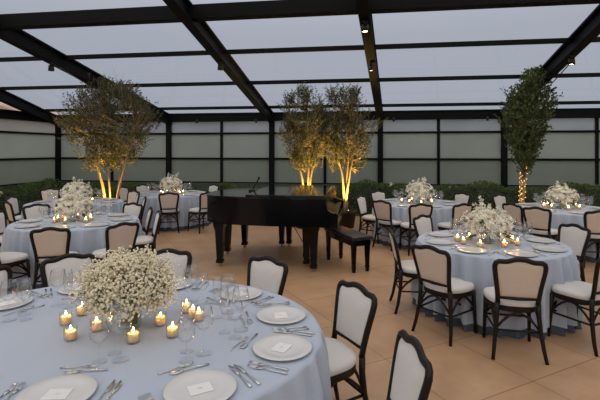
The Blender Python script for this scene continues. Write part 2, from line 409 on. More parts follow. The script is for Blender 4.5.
# table, top of the back (x, y), turn off the table centre (degrees), label
CH = [
 (1, (-2.549, 3.447), 0, 'chair across the oval table, facing camera, left of the white baby\'s breath'),
 (1, (-1.775, 3.76), 0, 'chair across the oval table, facing camera, right behind the baby\'s breath'),
 (1, (-0.795, 3.612), 0, 'chair facing the camera at the oval table, below the piano'),
 (1, (-0.033, 2.975), 217, 'whole chair at the right end of the oval table, cream seat showing'),
 (1, (0.253, 2.125), 193, 'chair cut off by the bottom edge of the picture, right of the oval table'),
 (1, (-2.93, 2.95), 0, 'chair at the far left frame edge beside the oval table, partly cut off'),
 (2, (-3.643, 4.603), 0, 'chair with its beige back to camera at the nearer left table, left of two'),
 (2, (-2.97, 5.04), 0, 'chair with its beige back to camera at the nearer left table, right of two'),
 (2, (-5.470, 6.584), 0, 'chair facing camera between the two left round tables'),
 (2, (-3.94, 6.92), 0, 'chair facing camera on the far right side of the nearer left table'),
 (2, (-3.38, 6.43), 212, 'chair seen from the side right of the nearer left table, farther of two'),
 (2, (-3.09, 6.13), 212, 'chair seen from the side right of the nearer left table, nearer of two'),
 (2, (-5.542, 5.800), 0, 'chair at left frame edge behind the cut-off seat, nearer of two dark backs'),
 (2, (-4.420, 4.460), 0, 'chair at left frame edge showing only its cream seat and dark legs'),
 (3, (-6.83, 7.64), 0, 'cream chair facing camera at left end of the farther left table, before the hedge'),
 (3, (-6.213, 6.873), -10, 'chair at left frame edge, farther of two dark backs'),
 (3, (-7.40, 9.34), 0, 'small cream chair behind the farther left table, in front of the hedge'),
 (3, (-5.139, 9.133), 0, 'cream chair facing camera at the right end of the farther left table'),
 (3, (-4.768, 8.566), 0, 'dark framed chair between the farther left table and the back left table'),
 (3, (-4.19, 7.90), 210, 'chair seen from the side right of the farther left table, facing left'),
 (4, (-4.149, 8.824), 0, 'chair with its beige back to camera in front of the back left table flowers'),
 (4, (-3.33, 9.02), 0, 'chair beside the piano tail, half hidden behind the piano'),
 (4, (-3.922, 11.063), 0, 'cream chair facing camera behind the back left table, right of its flowers'),
 (4, (-5.800, 10.753), 0, 'cream chair facing camera behind the back left table, left of its flowers'),
 (4, (-5.95, 10.05), 0, 'cream chair left of the back left table, beside the lit tree trunks'),
 (5, (0.634, 4.261), 46, 'chair with its beige back to camera at the nearer right table, left of two'),
 (5, (1.315, 3.871), 86, 'chair with its beige back to camera at the nearer right table, middle front'),
 (5, (0.371, 5.060), 364, 'chair in profile at the left end of the nearer right table'),
 (5, (0.838, 6.215), 318, 'cream chair facing camera behind the left of the nearer right table'),
 (5, (2.580, 5.738), 0, 'cream chair facing camera at the right end of the nearer right table'),
 (5, (2.208, 4.197), 123, 'chair cut off by the right frame edge at the nearer right table'),
 (6, (0.361, 8.008), 0, 'chair with its beige back to camera, left of the back right table front'),
 (6, (0.990, 7.62), 20, 'chair with its beige back to camera, below the back right table flowers'),
 (6, (1.672, 7.750), 0, 'chair with its beige back to camera, right of the back right table front'),
 (6, (0.0, 8.80), 335, 'chair in profile between the piano bench and the back right table'),
 (6, (0.36, 9.82), 0, 'cream chair facing camera behind the back right table, left of its flowers'),
 (6, (2.105, 9.660), 0, 'cream chair facing camera behind the back right table, right of its flowers'),
 (7, (2.570, 7.884), 0, 'chair left of the farther right table, beside the vine wrapped trunk'),
 (7, (2.745, 7.389), 0, 'chair with its beige back to camera at the farther right table, left of two'),
 (7, (3.540, 7.162), 0, 'chair with its beige back to camera by the right frame edge, farther right table'),
 (7, (2.807, 9.391), 0, 'cream chair facing camera behind the farther right table, beside the fairy lit trunk'),
 (7, (4.768, 9.133), 0, 'cream chair facing camera behind the farther right table, at the right frame edge'),
]
for i, (tb, (bx, by), off, lab) in enumerate(CH):
    cx, cy = TC[tb]; a = math.radians(off) if abs(off) > 30 else math.atan2(cy-by, cx-bx)+math.radians(off)
    loc = (bx+0.29*math.cos(a), by+0.29*math.sin(a), 0); rz = a-PI/2
    if tb > 1:                                    # far sides: keep the seat clear of the cloth
        r = math.hypot(loc[0]-cx, loc[1]-cy); need = TR[tb][0]+0.17
        if r < need:
            k = min(need, r+0.06)/r; loc = (cx+(loc[0]-cx)*k, cy+(loc[1]-cy)*k, 0)
    if i == 0:
        o = proto; o.location = loc; o.rotation_euler = (0, 0, rz); o['label'] = lab; o['group'] = G
    else: o = dup(proto, loc, rz, lab, G)

# ------------------------------------------------------------------ tables and cloths
TDESC = {1: 'oval table nearest the camera', 2: NL, 3: FL, 4: BL, 5: NR, 6: BR, 7: FR}
def make_table(k):
    cx, cy = TC[k]; rx, ry = TR[k]
    t = thing('round_table' if k > 1 else 'oval_table', 'table hidden under the pale blue cloth, the '+TDESC[k], 'table', (cx, cy, 0))
    bm = B(); lathe(bm, [(0, 0.712), (0.985, 0.712), (0.99, 0.725), (0.985, 0.742), (0, 0.742)], 48, sx=rx-0.012, sy=ry-0.012); obj('tabletop', bm, M['ebony'], t)
    bm = B(); lathe(bm, [(0, 0), (0.3, 0), (0.3, 0.03), (0.06, 0.08), (0.05, 0.4), (0.09, 0.711), (0, 0.711)], 20); obj('pedestal', bm, M['ebony'], t)
    r2 = random.Random(k*11)
    n = 240; folds = 30 if k > 1 else 40; ph = [r2.uniform(0, 6.28) for _ in range(6)]
    def fold(a, d):
        # pleats gather below the rim, each a rounded ridge
        s = math.sin(folds*a+1.6*math.sin(3*a+ph[0])+1.1*math.sin(7*a+ph[1]))
        s = 1.0-1.7*abs(math.sin(0.5*(folds*a+1.6*math.sin(3*a+ph[0])+1.1*math.sin(7*a+ph[1]))))**1.4
        return d*(0.054*s+0.020*math.sin(2*folds*0.61*a+ph[2])+0.012*math.sin(5*a+ph[3]))
    levels = [(0.0, 0.748), (0.5, 0.749), (0.9, 0.749), (0.985, 0.7485)]
    bm = B(); rings = []
    c = bm.verts.new((0, 0, 0.749))
    for s, z in levels[1:]:
        rings.append([bm.verts.new((rx*s*math.cos(2*PI*j/n), ry*s*math.sin(2*PI*j/n), z)) for j in range(n)])
    for d, z in ((0.0, 0.744), (0.10, 0.732), (0.3, 0.70), (0.6, 0.60), (0.82, 0.42), (1.0, 0.24), (1.08, 0.085)):
        ring = []
        for j in range(n):
            a = 2*PI*j/n; e = 0.006+0.022*d+fold(a, d)
            x, y = math.cos(a), math.sin(a); ring.append(bm.verts.new(((rx+e)*x, (ry+e)*y, z+(0.008*math.sin(folds*a*0.5+ph[4]) if d > 1 else 0))))
        rings.append(ring)
    for j in range(n): bm.faces.new((c, rings[0][j], rings[0][(j+1) % n]))
    for a, b in zip(rings, rings[1:]):
        for j in range(n): bm.faces.new((a[j], a[(j+1) % n], b[(j+1) % n], b[j]))
    cl = thing('tablecloth', 'pale blue floor length tablecloth on the '+TDESC[k], 'tablecloth', (cx, cy, 0), 0, 'pale blue tablecloths')
    obj('top_cloth', bm, M['cloth'], cl)
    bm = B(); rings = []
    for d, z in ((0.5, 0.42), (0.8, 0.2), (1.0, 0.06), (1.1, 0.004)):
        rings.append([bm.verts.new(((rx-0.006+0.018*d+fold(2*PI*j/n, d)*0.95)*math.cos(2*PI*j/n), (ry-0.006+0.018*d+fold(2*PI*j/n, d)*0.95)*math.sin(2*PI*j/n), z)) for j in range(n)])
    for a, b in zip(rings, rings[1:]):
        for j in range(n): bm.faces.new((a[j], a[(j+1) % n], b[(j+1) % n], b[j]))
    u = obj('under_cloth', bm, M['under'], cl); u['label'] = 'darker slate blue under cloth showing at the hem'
for k in TC: make_table(k)

# ------------------------------------------------------------------ tableware kinds
ZT = 0.7505
def plate_proto():
    t = thing('charger_plate', '', 'plate', group='charger plates')
    bm = B(); lathe(bm, [(0, 0.0), (0.085, 0.0), (0.10, 0.004), (0.154, 0.0125), (0.157, 0.0145), (0.154, 0.0165), (0.112, 0.010), (0.100, 0.0065), (0.06, 0.0055), (0, 0.0055)], 40)
    obj('dish', bm, M['porcelain'], t); return t
def card_proto():
    t = thing('place_card', '', 'card', group='place cards on plates')
    bm = B(); box(bm, -0.05, 0.05, -0.04, 0.04, 0, 0.0022); obj('card_sheet', bm, M['paper'], t, False)
    bm = B()
    for i, (a, b) in enumerate(((-0.012, 0.012), (-0.007, 0.009))): box(bm, a, b, 0.004-0.008*i, 0.0055-0.008*i, 0.0022, 0.0025)
    obj('ink_line', bm, M['ink'], t, False); return t
def glass_proto(name, h, rb, hb, rf):
    t = thing(name, '', 'glass')
    z0 = h-hb
    bm = B(); lathe(bm, [(0.004, z0), (rb*0.55, z0+0.012), (rb*0.9, z0+hb*0.28), (rb, z0+hb*0.42), (rb*0.93, z0+hb*0.7), (rb*0.76, h), (rb*0.74, h), (rb*0.90, z0+hb*0.7), (rb*0.97, z0+hb*0.42), (rb*0.87, z0+hb*0.29), (rb*0.5, z0+0.016), (0, z0+0.006)], 24); obj('bowl', bm, M['bowl'], t)
    bm = B(); tube(bm, [(0, 0, 0.004), (0, 0, z0*0.5), (0, 0, z0+0.004)], [0.006, 0.0038, 0.0055], 8); obj('stem', bm, M['vessel'], t)
    bm = B(); lathe(bm, [(0, 0), (rf, 0), (rf, 0.002), (rf*0.4, 0.004), (0, 0.009)], 24); obj('foot', bm, M['foot'], t)
    return t
def cutlery_proto(kind):
    t = thing(kind, '', kind.split('_')[-1]); bm = B()
    # lying along +Y, handle at -Y
    tube(bm, [(0, -0.105, 0.004), (0, -0.07, 0.005), (0, -0.02, 0.0045), (0, 0.02, 0.006)], [0.0075, 0.0062, 0.0042, 0.0032], 8, flat=(0.45, (0, 0, 1)))
    obj('handle', bm, M['silver'], t); bm = B()
    if 'fork' in kind:
        tube(bm, [(0, 0.018, 0.006), (0, 0.035, 0.006), (0, 0.052, 0.0045)], [0.0034, 0.010, 0.0125], 8, flat=(0.22, (0, 0, 1)))
        for i in range(4):
            x = -0.0102+0.0068*i; tube(bm, [(x, 0.048, 0.0045), (x, 0.08, 0.006), (x*0.95, 0.102, 0.010)], [0.0022, 0.002, 0.0012], 6)
        obj('tines', bm, M['silver'], t)
    elif 'knife' in kind:
        tube(bm, [(0, 0.018, 0.005), (0.002, 0.04, 0.004), (0.003, 0.085, 0.004), (-0.004, 0.125, 0.0035)], [0.0036, 0.0105, 0.011, 0.002], 8, flat=(0.16, (0, 0, 1))); obj('blade', bm, M['silver'], t)
    else:
        tube(bm, [(0, 0.016, 0.006), (0, 0.03, 0.005), (0, 0.052, 0.0035), (0, 0.075, 0.004), (0, 0.086, 0.007)], [0.0035, 0.013, 0.0185, 0.014, 0.003], 10, flat=(0.2, (0, 0, 1))); obj('spoon_bowl', bm, M['silver'], t)
    return t
def candle_proto():
    t = thing('votive_candle', '', 'candle')
    bm = B(); lathe(bm, [(0, 0), (0.031, 0), (0.034, 0.004), (0.0355, 0.072), (0.0338, 0.072), (0.0322, 0.008), (0, 0.006)], 20); obj('glass_holder', bm, M['votive'], t)
    bm = B(); lathe(bm, [(0, 0.0065), (0.0295, 0.0085), (0.0315, 0.052), (0.029, 0.054), (0.022, 0.048), (0.008, 0.043), (0, 0.043)], 18); w = obj('wax', bm, M['wax'], t)
    bm = B(); tube(bm, [(0, 0, 0.042), (0.001, 0, 0.056)], 0.0012, 5); obj('wick', bm, M['wick'], w)
    bm = B(); lathe(bm, [(0, 0.054), (0.0045, 0.058), (0.0058, 0.063), (0.0042, 0.072), (0.0017, 0.080), (0, 0.084)], 10); obj('flame', bm, M['flame'], t)
    return t
PRO = {'plate': plate_proto(), 'card': card_proto(), 'wine': glass_proto('wine_glass', 0.245, 0.051, 0.125, 0.042), 'goblet': glass_proto('water_goblet', 0.205, 0.046, 0.115, 0.038), 'flute': glass_proto('champagne_flute', 0.255, 0.030, 0.155, 0.036),
       'fork': cutlery_proto('dinner_fork'), 'knife': cutlery_proto('dinner_knife'), 'spoon': cutlery_proto('dessert_spoon'), 'candle': candle_proto()}
first = set()
def put(kind, x, y, z=ZT, rz=0.0, label='', group=None):
    p = PRO[kind]
    if kind not in first:
        first.add(kind); p.location = (x, y, z); p.rotation_euler = (0, 0, rz); p['label'] = label
        if group: p['group'] = group
        return p
    return dup(p, (x, y, z), rz, label, group)

# oval table: measured settings
SEATS = [((-0.42, 2.24), 'the right rim plate nearer the camera', 1), ((-0.51, 2.68), 'the right rim plate farther from camera', 1), ((-0.88, 3.04), 'the plate below the piano facing chair', 1),
         ((-1.46, 3.17), 'the plate behind the baby\'s breath', 0), ((-2.11, 2.99), 'the plate behind the candles, upper left', 0), ((-2.40, 2.62), 'the plate at the left frame edge', 0),
         ((-1.29, 1.67), 'the cut-off plate at bottom left', 1), ((-0.70, 1.80), 'the cut-off plate at bottom centre', 1)]
for (px, py), d, card in SEATS:
    cx, cy = TC[1]; n = Vector(((cx-px)/1.235**1.5, (cy-py), 0)).normalized(); tt = Vector((n.y, -n.x, 0))     # tt: the diner's right
    base = Vector((px, py, 0)); rz = math.atan2(n.y, n.x)-PI/2
    dd = d.replace('the ', '', 1)
    nm = {'the right rim plate nearer the camera': 'grey white charger plate on the right rim of the oval table, nearer the camera', 'the right rim plate farther from camera': 'grey white charger plate on the right rim of the oval table, farther from camera'}.get(d, 'grey white charger plate, '+dd.replace('plate ', '', 1)+' of the oval table' if 'frame' not in d and 'bottom' not in d else 'grey white charger plate, '+dd.replace('plate ', '', 1)+', on the oval table')
    put('plate', px, py, ZT, 0, nm, 'charger plates on the oval table')
    put('card', px+n.x*0.005, py+n.y*0.005, ZT+0.0068, rz+rnd.uniform(-0.25, 0.1), 'white square place card lying on '+d, 'place cards on the oval table')
    for i, s in enumerate(('inner', 'outer')):
        q = base-tt*(0.195+0.034*i)-n*0.005*i; put('fork', q.x, q.y, ZT, rz+rnd.uniform(-0.06, 0.06), 'silver fork left of %s, %s of two' % (d, s), 'forks on the oval table')
        q = base+tt*(0.195+0.034*i)-n*0.005*i; put('knife', q.x, q.y, ZT, rz+rnd.uniform(-0.06, 0.06), 'silver knife right of %s, %s of two' % (d, s), 'knives on the oval table')
    q = base+n*0.205+tt*0.02; put('spoon', q.x, q.y, ZT, rz+PI/2+rnd.uniform(-.15, .15), 'silver dessert spoon laid across the top of '+d, 'dessert spoons on the oval table')
    q = base+n*0.245-tt*0.02; o = put('fork', q.x, q.y, ZT, rz-PI/2+rnd.uniform(-.15, .15), 'silver dessert fork laid across the top of '+d, 'dessert forks on the oval table'); o.scale = (0.85,)*3; o.name = 'dessert_fork'
    for kd, a, b, w in (('goblet', 0.30, 0.05, 'stemmed water goblet at the inner side of '), ('wine', 0.315, 0.15, 'large wine glass at the upper right of '), ('flute', 0.39, 0.09, 'slim champagne flute beyond the glasses of ')):
        q = base+n*a+tt*b; put(kd, q.x, q.y, ZT, 0, w+d, {'goblet': 'water goblets', 'wine': 'wine glasses', 'flute': 'champagne flutes'}[kd]+' on the oval table')
cands = []
for x, y in ((-1.77, 2.37), (-1.60, 2.18), (-1.53, 2.31), (-1.77, 2.52), (-1.24, 2.20), (-1.20, 2.44), (-1.13, 2.66), (-1.05, 2.57), (-1.00, 2.54), (-1.06, 2.30)):
    cands.append(put('candle', x, y, ZT, 0, '', 'votive candles on the oval table'))
number(cands, 'lit votive candle by the baby\'s breath, %s of ten from the left')

# the six round tables
FLW = {2: (-4.23, 5.84), 3: (-5.70, 7.95), 4: (-4.56, 9.80), 5: (1.385, 5.13), 6: (1.10, 8.78), 7: (3.54, 8.40)}
for k in range(2, 8):
    cx, cy = TC[k]; R = TR[k][0]; r2 = random.Random(40+k); a0 = {2: 0.25, 3: 0.1, 4: 0.3, 5: 0.22, 6: 0.3, 7: 0.0}[k]
    L = {n: [] for n in ('plate', 'wine', 'goblet', 'candle', 'fork', 'knife')}
    for s in range(8):
        a = a0+2*PI*s/8; n = Vector((-math.cos(a), -math.sin(a), 0)); tt = Vector((n.y, -n.x, 0)); rz = math.atan2(n.y, n.x)-PI/2
        base = Vector((cx, cy, 0))-n*(R-0.20)
        L['plate'].append(put('plate', base.x, base.y, ZT, 0, '', 'charger plates on the round tables'))
        for kd, u, v in (('goblet', 0.22, 0.06), ('wine', 0.24, 0.15)):
            q = base+n*u+tt*v; L[kd].append(put(kd, q.x, q.y, ZT, 0, '', {'goblet': 'water goblets', 'wine': 'wine glasses'}[kd]+' on the round tables'))
        if k in (2, 5):
            q = base-tt*0.195; L['fork'].append(put('fork', q.x, q.y, ZT, rz, '', 'forks on the round tables'))
            q = base+tt*0.195; L['knife'].append(put('knife', q.x, q.y, ZT, rz, '', 'knives on the round tables'))
    fx_, fy_ = FLW[k]; nc = {2: 8, 3: 6, 4: 6, 5: 9, 6: 7, 7: 7}[k]
    for s in range(nc):
        a = 2*PI*(s+0.35)/nc+r2.uniform(-.22, .22); rr = r2.uniform(0.20, 0.30)
        L['candle'].append(put('candle', fx_+rr*1.15*math.cos(a), fy_+rr*math.sin(a), ZT, 0, '', 'votive candles on the round tables'))
    d = TDESC[k]
    number(L['plate'], 'white plate on the '+d+', %s from the left')
    number(L['wine'], 'wine glass on the '+d+', %s from the left'); number(L['goblet'], 'water goblet on the '+d+', %s from the left')
    number(L['candle'], 'lit votive candle on the '+d+', %s from the left')
    if k in (2, 5): number(L['fork'], 'silver fork on the '+d+', %s from the left'); number(L['knife'], 'silver knife on the '+d+', %s from the left')

# ------------------------------------------------------------------ flowers
def octa(vs, fs, c, r):
    i = len(vs); x, y, z = c
    t = (1+5**0.5)/2; s = r/math.sqrt(1+t*t)
    for a, b, d in ((-1, t, 0), (1, t, 0), (-1, -t, 0), (1, -t, 0), (0, -1, t), (0, 1, t), (0, -1, -t), (0, 1, -t), (t, 0, -1), (t, 0, 1), (-t, 0, -1), (-t, 0, 1)):
        vs.append((x+a*s, y+b*s, z+d*s))
    for f in ((0, 11, 5), (0, 5, 1), (0, 1, 7), (0, 7, 10), (0, 10, 11), (1, 5, 9), (5, 11, 4), (11, 10, 2), (10, 7, 6), (7, 1, 8), (3, 9, 4), (3, 4, 2), (3, 2, 6), (3, 6, 8), (3, 8, 9), (4, 9, 5), (2, 4, 11), (6, 2, 10), (8, 6, 7), (9, 8, 1)):
        fs.append(tuple(i+q for q in f))
def tri_tube(vs, fs, a, b, r):
    a, b = Vector(a), Vector(b); d = (b-a)
    if d.length < 1e-5: return
    d.normalize(); u = d.orthogonal().normalized(); s = d.cross(u); i = len(vs)
    for p in (a, b):
        for k in range(3): vs.append(tuple(p+(u*math.cos(2.094*k)+s*math.sin(2.094*k))*r))
    for k in range(3): fs.append((i+k, i+(k+1) % 3, i+3+(k+1) % 3, i+3+k))
# baby's breath on the oval table
r2 = random.Random(5)
t = thing('baby_breath_arrangement', 'large cloud of white baby\'s breath in a clear vase on the oval table', 'flowers', (-1.36, 2.37, ZT))
bm = B(); lathe(bm, [(0, 0), (0.058, 0), (0.064, 0.006), (0.07, 0.08), (0.075, 0.15), (0.072, 0.15), (0.066, 0.08), (0.06, 0.012), (0, 0.01)], 24); obj('vase', bm, M['vase'], t)
vs, fs, ws, wf = [], [], [], []
for k in range(260):
    a = r2.uniform(0, 2*PI); e = math.asin(r2.uniform(-0.75, 1.0)); q = r2.uniform(0.62, 1.0)**0.5
    c = Vector((0.235*q*math.cos(e)*math.cos(a), 0.235*q*math.cos(e)*math.sin(a), 0.225+0.165*q*math.sin(e)+0.02*r2.random()))
    m0 = Vector((0.05*math.cos(a)*r2.random(), 0.05*math.sin(a)*r2.random(), 0.03)); m1 = Vector((0.045*math.cos(a), 0.045*math.sin(a), 0.15))
    tri_tube(ws, wf, m0, m1, 0.0022); tri_tube(ws, wf, m1, c, 0.0016)
    for j in range(17):
        p = c+Vector((r2.gauss(0, 0.027), r2.gauss(0, 0.027), r2.gauss(0.01, 0.022)))
        octa(vs, fs, p, r2.uniform(0.0058, 0.0098))
        if j % 2: tri_tube(ws, wf, c-Vector((0, 0, 0.02)), p, 0.0008)
for k in range(150):                                    # loose outer sprays
    a = r2.uniform(0, 2*PI); e = r2.uniform(-0.2, 1.2); q = r2.uniform(1.0, 1.26)
    c = Vector((0.25*q*math.cos(e)*math.cos(a), 0.25*q*math.cos(e)*math.sin(a), 0.26+0.165*q*math.sin(e)))
    tri_tube(ws, wf, (0, 0, 0.18), c, 0.0011)
    for j in range(5): octa(vs, fs, c+Vector((r2.gauss(0, 0.018), r2.gauss(0, 0.018), r2.gauss(0, 0.016))), r2.uniform(0.0045, 0.0075))
pyobj('stems', ws, wf, M['stem'], t); o = pyobj('blossoms', vs, fs, M['gyp'], t, True); o['kind'] = 'stuff'

def arrangement(name, label, loc, W, H, seed, sc=1.0, rz=0.0):
    r2 = random.Random(seed)
    t = thing(name, label, 'flowers', loc, rz, 'white flower centrepieces on the round tables')
    bm = B(); lathe(bm, [(0, 0), (0.06, 0), (0.07, 0.01), (0.085, 0.09), (0.08, 0.12), (0.074, 0.12), (0.06, 0.02), (0, 0.015)], 20); obj('vase', bm, M['vase'], t)
    vs, fs, ws, wf, lv, lf = [], [], [], [], [], []
    def bloom(c, d, r):
        d = d.normalized(); u = d.orthogonal().normalized(); s = d.cross(u); i = len(vs); vs.append(tuple(c))
        a0 = r2.uniform(0, 1.2)
        for k in range(5):
            a = a0+2*PI*k/5
            for da, rr, hh in ((-0.42, 0.75, 0.30), (0, 1.0, 0.42), (0.42, 0.75, 0.30)):
                vs.append(tuple(c+(u*math.cos(a+da)+s*math.sin(a+da))*r*rr+d*r*(hh+r2.uniform(-.1, .15))))
            b = i+1+3*k; fs.append((i, b, b+1)); fs.append((i, b+1, b+2))
    core = Vector((0, 0, 0.17))
    for k in range(int(330*sc)):
        a = r2.uniform(0, 2*PI); e = math.asin(r2.uniform(-0.55, 1.0)); q = r2.uniform(0.55, 1.05)
        d = Vector((math.cos(e)*math.cos(a), math.cos(e)*math.sin(a), math.sin(e)))
        c = core+Vector((d.x*W*0.45*q, d.y*W*0.45*q, d.z*(H*0.40)*q+0.04))
        bloom(c, d+Vector((0, 0, 0.4)), r2.uniform(0.030, 0.046))
        if k % 3 == 0: tri_tube(ws, wf, (0, 0, 0.1), c, 0.002)
    for k in range(11):                                 # taller plumes
        a = 2*PI*k/11+r2.uniform(-.3, .3); lean = r2.uniform(0.15, 0.85)
        d = Vector((math.cos(a)*lean, math.sin(a)*lean, 1.0)).normalized(); ln = H*r2.uniform(0.75, 0.98)-0.10*lean
        tip = Vector((0, 0, 0.08))+d*ln; tri_tube(ws, wf, (0, 0, 0.08), tip, 0.003)
        for j in range(13):
            u = 0.55+0.45*j/12; c = Vector((0, 0, 0.08))+d*ln*u; o2 = Vector((r2.uniform(-1, 1), r2.uniform(-1, 1), r2.uniform(-.4, 1)))
            bloom(c+o2*0.022*(1.5-u), o2+d*0.5, r2.uniform(0.018, 0.030)*(1.45-0.5*u))
    for k in range(46):
        a = r2.uniform(0, 2*PI); e = r2.uniform(-0.5, 0.6); d = Vector((math.cos(e)*math.cos(a), math.cos(e)*math.sin(a), math.sin(e)))
        p = core+Vector((d.x*W*0.33, d.y*W*0.33, d.z*H*0.3)); s = d.orthogonal().normalized()*0.016; i = len(lv)
        lv += [tuple(p), tuple(p+d*0.05+s), tuple(p+d*0.10), tuple(p+d*0.05-s)]; lf.append((i, i+1, i+2, i+3))
    pyobj('stems', ws, wf, M['stem'], t); pyobj('leaves', lv, lf, M['vine'], t)
    o = pyobj('blossoms', vs, fs, M['petal'], t); o['kind'] = 'stuff'
    return t
FD = {2: 'white blossom centrepiece on the nearer left round table, candles around it', 3: 'white blossom centrepiece on the farther left round table, rising behind the nearer one',
      4: 'small white blossom centrepiece on the back table left of the piano', 5: 'large white blossom centrepiece with feathery tips on the nearer right table',
      6: 'white blossom centrepiece on the back table behind the piano bench', 7: 'white blossom centrepiece on the farther right table beside the vine'}
for k, (W, H) in {2: (0.56, 0.44), 3: (0.62, 0.46), 4: (0.58, 0.50), 5: (0.58, 0.47), 6: (0.60, 0.50), 7: (0.58, 0.46)}.items():
    arrangement('flower_centrepiece', FD[k], (*FLW[k], ZT), W, H, 100+k)

# ------------------------------------------------------------------ grand piano
t = thing('grand_piano', 'black lacquered grand piano with closed lid in front of the trees', 'piano', (-1.4, 7.1, 0))
def PL(pts): return [(x+1.4, y-7.1) for x, y in pts]
near = [(-0.53, 6.21), (-0.9, 6.20), (-1.4, 6.21), (-1.85, 6.25)]
tail = [(-2.22, 6.33), (-2.42, 6.50), (-2.49, 6.8), (-2.46, 7.15), (-2.33, 7.48), (-2.18, 7.75), (-1.98, 7.95), (-1.7, 8.08), (-1.3, 8.12), (-0.85, 8.10), (-0.50, 8.06)]
outline = PL(near+tail)
bm = B(); prism(bm, outline, 0.68, 1.075, 0.006); obj('case', bm, M['lacquer'], t, False)
bm = B(); prism(bm, [(x*1.012, y*1.012) for x, y in outline], 1.078, 1.105, 0.005); lid = obj('lid', bm, M['lid'], t, False)
bm = B(); prism(bm, PL([(-0.54, 6.19), (-1.72, 6.20), (-1.72, 8.0), (-0.52, 8.0)]), 1.107, 1.142, 0.005); obj('lid_flap', bm, M['lid'], t, False)
bm = B(); tube(bm, [(-0.46, 0.02, 1.105), (-0.44, 0.02, 1.15), (-0.33, 0.0, 1.33)], 0.013, 8); box(bm, -0.50, -0.36, -0.06, 0.1, 1.106, 1.135, bev=0.005); box(bm, -0.345, -0.32, -0.03, 0.03, 1.31, 1.35); obj('lid_prop', bm, M['black'], t, False)
bm = B(); prism(bm, PL([(-0.60, 6.26), (-0.37, 6.28), (-0.35, 7.96), (-0.58, 7.98)]), 0.665, 0.775, 0.006)
cheek = [(0.80, 0.70), (1.04, 0.70), (1.045, 0.86), (1.02, 0.885), (0.95, 0.895), (0.90, 0.93), (0.875, 1.0), (0.865, 1.074), (0.80, 1.074)]
for y0, y1 in ((-0.885, -0.80), (0.85, 0.94)):
    A = [bm.verts.new((x, y0, z)) for x, z in cheek]; Bq = [bm.verts.new((x, y1, z)) for x, z in cheek]; n = len(cheek)
    for i in range(n): bm.faces.new((A[i], A[(i+1) % n], Bq[(i+1) % n], Bq[i]))
    bm.faces.new(A[::-1]); bm.faces.new(Bq)
kb = obj('keybed', bm, M['lacquer'], t, False)
bm = B(); prism(bm, [(0.84, -0.80), (1.02, -0.80), (1.02, 0.85), (0.84, 0.85)], 0.80, 0.865, 0.012); obj('fallboard', bm, M['lacquer'], t, False)
for x, y in ((-0.72, 6.36), (-0.86, 6.61), (-2.20, 6.47), (-2.32, 7.22), (-1.50, 7.94), (-1.37, 7.98), (-2.16, 7.74)):
    bm = B(); lx, ly = x+1.4, y-7.1
    for s, z0, z1, w0, w1 in ((0, 0.60, 0.685, 0.075, 0.085), (0, 0.10, 0.60, 0.042, 0.064), (0, 0.055, 0.10, 0.052, 0.052)):
        a = [bm.verts.new((lx+i*w0, ly+j*w0, z0)) for i, j in ((-1, -1), (1, -1), (1, 1), (-1, 1))]; b = [bm.verts.new((lx+i*w1, ly+j*w1, z1)) for i, j in ((-1, -1), (1, -1), (1, 1), (-1, 1))]
        for i in range(4): bm.faces.new((a[i], a[(i+1) % 4], b[(i+1) % 4], b[i]))
        bm.faces.new(a[::-1]); bm.faces.new(b)
    lg = obj('leg', bm, M['lacquer'], t, False)
    bm = B(); tube(bm, [(lx-0.014, ly, 0.024), (lx+0.014, ly, 0.024)], 0.024, 14); box(bm, lx-0.02, lx+0.02, ly-0.012, ly+0.012, 0.03, 0.056); obj('caster', bm, M['brass'], lg)
bm = B()
for s in (-0.06, 0.06): tube(bm, [(0.52, 0.05+s, 0.10), (0.50, 0.05+s*1.3, 0.4), (0.50, 0.05+s, 0.69)], 0.018, 8)
box(bm, 0.42, 0.60, -0.09, 0.19, 0.05, 0.12, bev=0.006); tube(bm, [(0.50, 0.05, 0.10), (0.15, 0.05, 0.69)], 0.007, 6); ly_ = obj('pedal_lyre', bm, M['lacquer'], t)
for s in (-0.05, 0.05, 0.15):
    bm = B(); box(bm, 0.58, 0.70, s-0.012, s+0.012, 0.055, 0.067, bev=0.003); obj('pedal', bm, M['brass'], ly_)
# bench
ang = math.atan2(6.45-7.14, -0.05+0.47)
t = thing('piano_bench', 'black padded piano bench beside the keyboard end of the piano', 'bench', (-0.25, 6.79, 0), ang)
bm = B(); box(bm, -0.47, 0.47, -0.17, 0.17, 0.475, 0.535, bev=0.018); obj('seat', bm, M['leather'], t)
bm = B(); box(bm, -0.45, 0.45, -0.15, 0.15, 0.39, 0.477, bev=0.006); obj('seat_frame', bm, M['lacquer'], t, False)
for x in (-0.41, 0.41):
    for y in (-0.115, 0.115):
        bm = B(); w0, w1 = 0.02, 0.032
        a = [bm.verts.new((x+i*w0, y+j*w0, 0)) for i, j in ((-1, -1), (1, -1), (1, 1), (-1, 1))]; b = [bm.verts.new((x+i*w1, y+j*w1, 0.40)) for i, j in ((-1, -1), (1, -1), (1, 1), (-1, 1))]
        for i in range(4): bm.faces.new((a[i], a[(i+1) % 4], b[(i+1) % 4], b[i]))
        bm.faces.new(a[::-1]); bm.faces.new(b); box(bm, x-0.026, x+0.026, y-0.026, y+0.026, 0.06, 0.085); obj('leg', bm, M['lacquer'], t, False)

